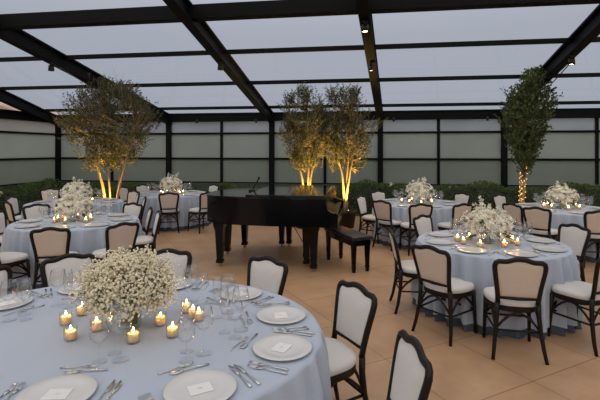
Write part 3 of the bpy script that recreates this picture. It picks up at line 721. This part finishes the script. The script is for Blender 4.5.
# ------------------------------------------------------------------ plants
def leaf(vs, fs, p, d, ln, w, r2, s=None):
    d = d.normalized()
    if s is None: s = d.cross(Vector((r2.uniform(-1, 1), r2.uniform(-1, 1), r2.uniform(-1, 1))))
    if s.length < 1e-4: s = d.orthogonal()
    s = s.normalized()*w*0.5; nn = d.cross(s).normalized()*w*0.18; i = len(vs)
    vs += [tuple(p), tuple(p+d*ln*0.5+s+nn), tuple(p+d*ln), tuple(p+d*ln*0.5-s+nn)]; fs.append((i, i+1, i+2, i+3))
def tree(name, label, base, stems, cz, rx, ry, rzz, zmin, nspr, mleaf, seed, lw=(0.056, 0.019), pot=None, lights=False, nl=13, shape=None, taper=0.2):
    r2 = random.Random(seed); t = thing(name, label, 'tree', base)
    zb = 0.0
    if pot:
        w, h = pot; zb = h-0.03
        bm = B(); lathe(bm, [(0, 0), (w*0.8, 0), (w, h-0.03), (w*1.06, h-0.03), (w*1.06, h), (w*0.94, h), (w*0.92, h-0.05), (0, h-0.05)], 24); pp = obj('planter', bm, M['pot'], t)
        bm = B(); lathe(bm, [(0, h-0.05), (w*0.9, h-0.05), (w*0.9, h-0.035), (0, h-0.025)], 20); obj('soil', bm, M['soil'], pp)
    tips = []
    for pts, r in stems:
        bm = B(); P = [Vector(p) for p in pts]
        if pot: P[0].z = zb
        fine = []
        for a, b in zip(P, P[1:]):
            for j in range(4):
                q = a.lerp(b, j/4); q += Vector((r2.gauss(0, 0.006), r2.gauss(0, 0.006), 0)) if (fine and j) else Vector(); fine.append(q)
        fine.append(P[-1]); n = len(fine)
        tube(bm, fine, [r*(1-0.75*i/n) for i in range(n)], 8); obj('trunk', bm, M['bark'], t)
        tips += [(fine[i], r*(1-0.75*i/n)) for i in range(n//2, n)]
    vs, fs, ws, wf = [], [], [], []
    clumps = []
    while len(clumps) < max(30, nspr//14):
        v = Vector((r2.uniform(-1, 1), r2.uniform(-1, 1), r2.uniform(-1, 1)))
        if 0.25 < v.length < 1.0 and r2.random() < 0.25+0.75*v.length: clumps.append(v)
    for k in range(nspr):
        while True:
            if not shape and r2.random() < 0.8:
                v = r2.choice(clumps)+Vector((r2.gauss(0, 0.10), r2.gauss(0, 0.10), r2.gauss(0, 0.11)))
                if v.length < 1.08: break
                continue
            v = Vector((r2.uniform(-1, 1), r2.uniform(-1, 1), r2.uniform(-1, 1)))
            if 0.10 < v.length < 1.0 and r2.random() < 0.35+0.65*v.length: break
        lump = 1.0+0.13*math.sin(5*math.atan2(v.y, v.x)+seed)+0.14*math.sin(7*v.z+seed*2+2*math.atan2(v.y, v.x))
        if v.z > 0.35: lump *= 1-0.35*(v.z-0.35)
        c = Vector((v.x*rx*lump, v.y*ry*lump, cz+v.z*rzz))
        if v.z < 0: c.x *= 1+taper*v.z; c.y *= 1+taper*v.z
        if shape: c = shape(v, r2)
        if c.z < zmin: c.z = zmin+r2.random()*0.15
        d = (Vector((c.x, c.y, 0))*0.55+Vector((0, 0, 0.85))+Vector((r2.uniform(-.6, .6), r2.uniform(-.6, .6), r2.uniform(-.5, .4)))).normalized()
        L = r2.uniform(0.14, 0.30); near = min(tips, key=lambda q: (q[0]-c).length_squared+0.4*max(0, q[0].z-c.z))[0]
        if k % 3 == 0: tri_tube(ws, wf, near, c, 0.0045)
        tri_tube(ws, wf, c, c+d*L, 0.0022)
        for j in range(nl):
            p = c+d*L*(j/nl); q = d*0.5+Vector((r2.uniform(-1, 1), r2.uniform(-1, 1), r2.uniform(-0.8, 0.9)))
            if p.z+base[2] > RZ(base[1]+p.y)-0.06: continue
            leaf(vs, fs, p, q, lw[0]*r2.uniform(0.7, 1.25), lw[1]*r2.uniform(0.8, 1.2), r2)
    pyobj('branches', ws, wf, M['bark'], t)
    o = pyobj('foliage', vs, fs, mleaf, t); o['kind'] = 'stuff'
    if lights:
        lv, lf, cv, cf = [], [], [], []; prev = None
        for pts, r in stems:
            P = [Vector(p) for p in pts]
            for i in range(48):
                u = i/47*(len(P)-1)*0.62; a = P[min(int(u), len(P)-2)]; b = P[min(int(u), len(P)-2)+1]; q = a.lerp(b, u-min(int(u), len(P)-2))
                th = i*1.9; q = q+Vector((math.cos(th), math.sin(th), 0))*(r*0.85+0.006); octa(lv, lf, q, 0.0075)
                if prev is not None and i: tri_tube(cv, cf, prev, q, 0.002)
                prev = q
        f = pyobj('fairy_lights', lv, lf, M['fairy'], t); f['kind'] = 'stuff'; f['label'] = 'warm fairy lights wound around the trunk'
        pyobj('light_wire', cv, cf, M['stem'], f)
    return t
tree('multi_stem_tree', 'tall bushy multi-stemmed tree behind the left tables, trunks lit gold from below', (-5.72, 9.10, 0),
     [([(0.0, 0, 0), (-0.13, 0.02, 0.8), (-0.36, 0.05, 1.6), (-0.55, 0.05, 2.3)], 0.040), ([(0.05, 0.06, 0), (-0.02, 0.07, 0.8), (-0.14, 0.12, 1.7), (-0.2, 0.15, 2.7)], 0.030), ([(0.08, 0.0, 0), (0.22, 0, 0.8), (0.44, -0.05, 1.5), (0.7, -0.1, 2.2)], 0.038), ([(0.06, 0.08, 0), (0.14, 0.15, 0.9), (0.24, 0.2, 1.8), (0.25, 0.2, 2.7)], 0.032)],
     2.34, 0.86, 0.86, 1.08, 1.22, 1700, M['olive'], 3, taper=0.06)
tree('potted_olive_tree', 'potted multi-stem tree rising behind the piano, left of the middle pair', (-1.33, 9.95, 0),
     [([(0, 0, 0.4), (-0.06, 0, 1.1), (-0.18, 0.02, 1.7), (-0.25, 0.03, 2.4)], 0.034), ([(0.05, 0.03, 0.4), (0.07, 0.03, 1.1), (0.08, 0.05, 1.8), (0.05, 0.05, 2.7)], 0.032), ([(0.03, -0.04, 0.4), (0.13, -0.05, 1.1), (0.22, -0.05, 1.7), (0.32, -0.05, 2.4)], 0.03)],
     2.16, 0.60, 0.58, 1.0, 1.25, 950, M['olive'], 14, pot=(0.26, 0.38))
tree('potted_olive_tree', 'potted multi-stem tree with golden trunks beside the piano bench, right of the middle pair', (-0.42, 10.12, 0),
     [([(0, 0, 0.4), (-0.05, 0, 1.1), (-0.16, 0.02, 1.7), (-0.25, 0.03, 2.4)], 0.036), ([(0.04, 0.03, 0.4), (0.05, 0.03, 1.1), (0.10, 0.05, 1.8), (0.12, 0.05, 2.7)], 0.034), ([(-0.02, -0.03, 0.4), (0.10, -0.03, 1.1), (0.20, -0.05, 1.7), (0.3, -0.05, 2.5)], 0.03)],
     2.20, 0.66, 0.62, 1.0, 1.25, 1050, M['olive'], 25, pot=(0.26, 0.38))
def vine_shape(v, r2):
    z = 1.12+2.25*(0.5+0.5*v.z)**0.85; u = (z-1.12)/2.25
    w = 0.20+0.22*math.sin(min(1, u*1.5)*PI/2) if u < 0.75 else 0.42-0.6*(u-0.75)
    w *= 1+0.12*math.sin(9*u+2)
    return Vector((0.0+0.40*max(0, u-0.5)+v.x*w, v.y*w*0.8, z))
tree('climbing_vine', 'leafy green vine climbing from a fairy lit trunk up to the right roof beam', (3.20, 9.22, 0),
     [([(0, 0, 0), (-0.03, 0, 0.7), (0.02, 0.0, 1.4), (0.05, 0.0, 2.0), (0.1, 0, 2.9)], 0.036), ([(-0.07, 0.03, 0), (-0.07, 0.03, 0.8), (-0.05, 0.02, 1.5), (0.0, 0.0, 2.2)], 0.022)],
     2.46, 0.47, 0.42, 0.92, 1.1, 640, M['vine'], 31, lw=(0.062, 0.044), lights=True, nl=10, shape=vine_shape)

def hedge(name, label, a, b, h, w, seed, dens=900):
    r2 = random.Random(seed); a = Vector((a[0], a[1], 0)); b = Vector((b[0], b[1], 0)); Ln = (b-a).length; d = (b-a).normalized(); s = Vector((-d.y, d.x, 0))
    t = thing(name, label, 'hedge', tuple((a+b)/2)); off = (a+b)/2
    def H(u): return h*(0.93+0.10*math.sin(u*2.3+seed)+0.06*math.sin(u*5.9+1.7*seed))
    bm = B(); n = int(Ln/0.2); prev = None
    for i in range(n+1):
        u = Ln*i/n; p = a+d*u-off; hh = H(u)*0.88; ww = w*0.42
        ring = [bm.verts.new(p+s*q+Vector((0, 0, z))) for q, z in ((-ww, 0), (-ww*1.05, hh*0.5), (-ww*0.85, hh*0.9), (0, hh), (ww*0.85, hh*0.9), (ww*1.05, hh*0.5), (ww, 0))]
        if prev:
            for j in range(6): bm.faces.new((prev[j], prev[j+1], ring[j+1], ring[j]))
        prev = ring
    obj('stems', bm, M['hedgecore'], t)  # solid dark core added inside the leaves, not modelled stems
    vs, fs, pv, pf = [], [], [], []
    for k in range(int(Ln*dens)):
        u = r2.uniform(0, Ln); hh = H(u)
        if r2.random() < 0.42: q, z = r2.uniform(-w*0.5, w*0.5), hh*(0.9+r2.random()*0.16); nrm = Vector((0, 0, 1))
        else: sg = r2.choice((-1, 1)); q, z = sg*w*(0.43+0.1*r2.random()), hh*r2.uniform(0.02, 0.98); nrm = s*sg
        p = a+d*u-off+s*q+Vector((0, 0, z))
        leaf(vs, fs, p, nrm*0.7+Vector((r2.uniform(-1, 1), r2.uniform(-1, 1), r2.uniform(-0.4, 1))), r2.uniform(0.05, 0.10), r2.uniform(0.028, 0.05), r2)
    o = pyobj('foliage', vs, fs, M['hedge'], t); o['kind'] = 'stuff'
    return t
h1 = hedge('boxwood_hedge', 'low green hedge along the left glass wall', (-9.28, 11.9), (-9.36, 4.2), 0.80, 0.5, 1)
h2 = hedge('boxwood_hedge', 'low green hedge at the back wall behind the left tables and piano', (-9.0, 12.15), (-1.0, 12.15), 0.72, 0.5, 2)
h3 = hedge('boxwood_hedge', 'low green hedge at the back wall behind the right tables', (-0.9, 12.12), (7.6, 12.12), 0.82, 0.55, 5)
def bloomhead(name, label, x, y, z, m, r, seed):
    r2 = random.Random(seed); vs, fs = [], []
    for k in range(14): octa(vs, fs, (r2.gauss(0, r), r2.gauss(0, r), r2.gauss(0, r*0.7)), r*0.55)
    o = pyobj(name, vs, fs, m); o.location = (x, y, z); return o
for par, lst in ((h1, ((-9.05, 9.3, 0.80, 'pink', .05), (-9.1, 9.7, 0.70, 'petal', .04), (-9.05, 8.8, 0.66, 'petal', .035))), (h3, ((0.75, 11.95, 0.86, 'petal', .03), (7.1, 11.9, 0.84, 'pink', .05), (2.3, 11.95, .82, 'petal', .02)))):
    for i, (x, y, z, m, r) in enumerate(lst):
        o = bloomhead('blossom', '', x, y, z, M[m], r, i+50); o.parent = par; o.location = Vector((x, y, z))-par.location
        o['label'] = {'pink': 'salmon pink blossom on the hedge', 'petal': 'small white blossom on the hedge'}[m]

# ------------------------------------------------------------------ lamps of the place
def lamp(kind, name, loc, energy, col, size=0.05, spot=None, rot=None):
    l = bpy.data.lights.new(name, kind); l.energy = energy; l.color = col; l.shadow_soft_size = size
    if spot: l.spot_size = math.radians(spot); l.spot_blend = 0.6
    o = bpy.data.objects.new(name, l); C.objects.link(o); o.location = loc
    if rot: o.rotation_euler = rot
    return o
def aim(o, tgt): o.rotation_euler = (Vector(tgt)-o.location).to_track_quat('-Z', 'Y').to_euler()
WARM = (1.0, 0.62, 0.13)
for (x, y, tx, ty, tz, e, lab) in ((-5.30, 8.93, -5.56, 9.02, 1.9, 750, 'left tree'), (-6.10, 8.98, -5.92, 9.05, 1.9, 500, 'left tree, outer side'), (-1.26, 9.70, -1.31, 9.72, 1.9, 340, 'middle left tree'), (-0.33, 9.87, -0.40, 9.90, 1.9, 340, 'middle right tree'), (3.12, 8.95, 3.2, 9.25, 1.6, 45, 'climbing vine')):
    zl = 0.345 if 'middle' in lab else 0.0
    t = thing('ground_uplight', 'small black uplight at the foot of the '+lab, 'lamp', (x, y, zl), 0, 'uplights under the trees')
    bm = B(); lathe(bm, [(0, 0), (0.05, 0), (0.05, 0.09), (0.043, 0.09), (0.043, 0.075), (0, 0.075)], 16); obj('housing', bm, M['black'], t)
    bm = B(); lathe(bm, [(0, 0.076), (0.042, 0.076), (0.042, 0.080), (0, 0.082)], 16); obj('lens', bm, M['bulb'], t)
    l = lamp('SPOT', 'uplight_beam', (x, y, zl+0.11), e, WARM, 0.04, 95); aim(l, (tx, ty, tz))
def spotlight(x, y, lab, lit, z=None, size=1.0):
    z = (RZ(y)-0.29) if z is None else z
    t = thing('rafter_spotlight', lab, 'lamp', (x, y, z), 0, 'spotlights on the rafters')
    bm = B(); box(bm, -0.02, 0.02, -0.02, 0.02, -0.06, 0.012); box(bm, -0.055, 0.055, -0.03, 0.03, 0.0, 0.012); obj('bracket', bm, M['black'], t, False)
    bm = B(); lathe(bm, [(0, -0.045), (0.05*size, -0.045), (0.055*size, -0.15), (0.048*size, -0.15), (0.045*size, -0.135), (0, -0.135)], 18); obj('housing', bm, M['black'], t)
    bm = B(); lathe(bm, [(0, -0.136), (0.044*size, -0.136), (0.044*size, -0.140), (0, -0.146)], 16); obj('lens', bm, M['bulb'] if lit else M['dim'], t)
    if lit:
        l = lamp('SPOT', 'spotlight_beam', (x, y, z-0.17), 30, (1.0, 0.72, 0.44), 0.05, 70); aim(l, (x, y-0.6, 0))
def rx(i, y): return RX[i]+(y-WY)*SKS[i]
spotlight(rx(1, 7.7), 7.7, 'small spotlight under the second rafter, upper left', False)
spotlight(rx(2, 7.9), 7.9, 'unlit spotlight under the rafter above the piano tail', False)
spotlight(rx(3, 6.55), 6.55, 'glowing spotlight on the middle rafter at the top of the picture', True)
spotlight(rx(3, 8.15), 8.15, 'glowing spotlight on the middle rafter, lower of two', True, size=0.8)
spotlight(rx(4, 8.1), 8.1, 'glowing spotlight under the right rafter near the frame edge', True)
for x, y, lab in ((-6.05, 12.2, 'left of the second post'), (-4.9, 12.3, 'right of the second post'), (-3.1, 12.35, 'left of the third post'), (0.85, 12.35, 'right of the middle post'), (3.35, 12.35, 'left of the vine')):
    t = thing('eave_spotlight', 'tiny spotlight clipped to the back eave beam, '+lab, 'lamp', (x, y, 2.70), 0, 'tiny spotlights on the eave beam')
    bm = B(); lathe(bm, [(0, -0.10), (0.03, -0.10), (0.03, 0.0), (0, 0.0)], 12); obj('housing', bm, M['black'], t)
    bm = B(); lathe(bm, [(0, -0.106), (0.026, -0.106), (0.026, -0.100), (0, -0.1)], 12); obj('lens', bm, M['dim'], t)
    bm = B(); bar(bm, (0, 0, -0.01), (0, 12.52-y, 0.02), 0.02, 0.02); obj('bracket', bm, M['black'], t, False)
for i, a, b, sag, lab in ((1, 7.6, 12.3, 0.10, 'thin black cable along the rafter by the left tree'), (4, 8.2, 12.0, 0.10, 'thin black cable along the rafter by the vine')):
    pts = []
    for k in range(13):
        y = a+(b-a)*k/12; pts.append((rx(i, y)+(0.07 if i == 1 else 0.07), y, RZ(y)-0.31-sag*math.sin(PI*k/12)))
    bm = B(); tube(bm, pts, 0.010, 6); tag(obj('power_cable', bm, M['black']), lab, 'cable')

# ------------------------------------------------------------------ sky
w = bpy.data.worlds.new('dusk_sky'); bpy.context.scene.world = w; w.use_nodes = True
nt = w.node_tree; nt.nodes.clear(); L = nt.links.new
out = nt.nodes.new('ShaderNodeOutputWorld'); bg = nt.nodes.new('ShaderNodeBackground')
tc = nt.nodes.new('ShaderNodeTexCoord'); sp = nt.nodes.new('ShaderNodeSeparateXYZ'); L(tc.outputs['Generated'], sp.inputs[0])
# brightness: overcast sky plus added fill overhead and from behind the camera
mr = nt.nodes.new('ShaderNodeMapRange'); mr.inputs[1].default_value = 0.25; mr.inputs[2].default_value = 0.95; mr.inputs[3].default_value = 0.0; mr.inputs[4].default_value = 1.0; L(sp.outputs['Z'], mr.inputs[0])
my = nt.nodes.new('ShaderNodeMapRange'); my.inputs[1].default_value = 0.35; my.inputs[2].default_value = -0.85; my.inputs[3].default_value = 0.0; my.inputs[4].default_value = 1.0; L(sp.outputs['Y'], my.inputs[0])
ad = nt.nodes.new('ShaderNodeMath'); ad.operation = 'MULTIPLY_ADD'; ad.inputs[1].default_value = 1.35; ad.inputs[2].default_value = 1.0; L(mr.outputs[0], ad.inputs[0])
ad2 = nt.nodes.new('ShaderNodeMath'); ad2.operation = 'MULTIPLY_ADD'; ad2.inputs[1].default_value = 1.75; L(my.outputs[0], ad2.inputs[0]); L(ad.outputs[0], ad2.inputs[2])
nz = nt.nodes.new('ShaderNodeTexNoise'); nz.inputs['Scale'].default_value = 1.6; nz.inputs['Detail'].default_value = 4; L(tc.outputs['Generated'], nz.inputs['Vector'])
cr = nt.nodes.new('ShaderNodeValToRGB'); cr.color_ramp.elements[0].position = 0.3; cr.color_ramp.elements[0].color = (0.395, 0.430, 0.505, 1); cr.color_ramp.elements[1].position = 0.7; cr.color_ramp.elements[1].color = (0.425, 0.450, 0.520, 1)
L(nz.outputs['Fac'], cr.inputs[0])
wm = nt.nodes.new('ShaderNodeMix'); wm.data_type = 'RGBA'; wm.inputs[7].default_value = (0.455, 0.435, 0.415, 1); L(cr.outputs[0], wm.inputs[6])
sm = nt.nodes.new('ShaderNodeMath'); sm.operation = 'MULTIPLY_ADD'; sm.inputs[1].default_value = 0.7; sm.use_clamp = True; L(mr.outputs[0], sm.inputs[0]); L(my.outputs[0], sm.inputs[2]); L(sm.outputs[0], wm.inputs[0])
L(wm.outputs[2], bg.inputs['Color']); L(ad2.outputs[0], bg.inputs['Strength']); L(bg.outputs[0], out.inputs['Surface'])

# ------------------------------------------------------------------ camera
cam = bpy.data.cameras.new('camera'); co = bpy.data.objects.new('camera', cam); C.objects.link(co)
co.location = (0, 0, CAMH); co.rotation_euler = (PI/2, 0, YAW)
cam.sensor_width = 36.0; cam.sensor_fit = 'HORIZONTAL'; cam.lens = 36.0*FOC/600; cam.shift_y = -50.0/600; cam.clip_start = 0.05; cam.clip_end = 300
S = bpy.context.scene; S.camera = co
S.view_settings.view_transform = 'Standard'; S.view_settings.look = 'None'; S.view_settings.exposure = 0.0; S.view_settings.gamma = 1.0; S.view_settings.use_curve_mapping = False
S.cycles.max_bounces = 12; S.cycles.transparent_max_bounces = 32; S.cycles.use_denoising = True; S.cycles.sample_clamp_indirect = 4.0
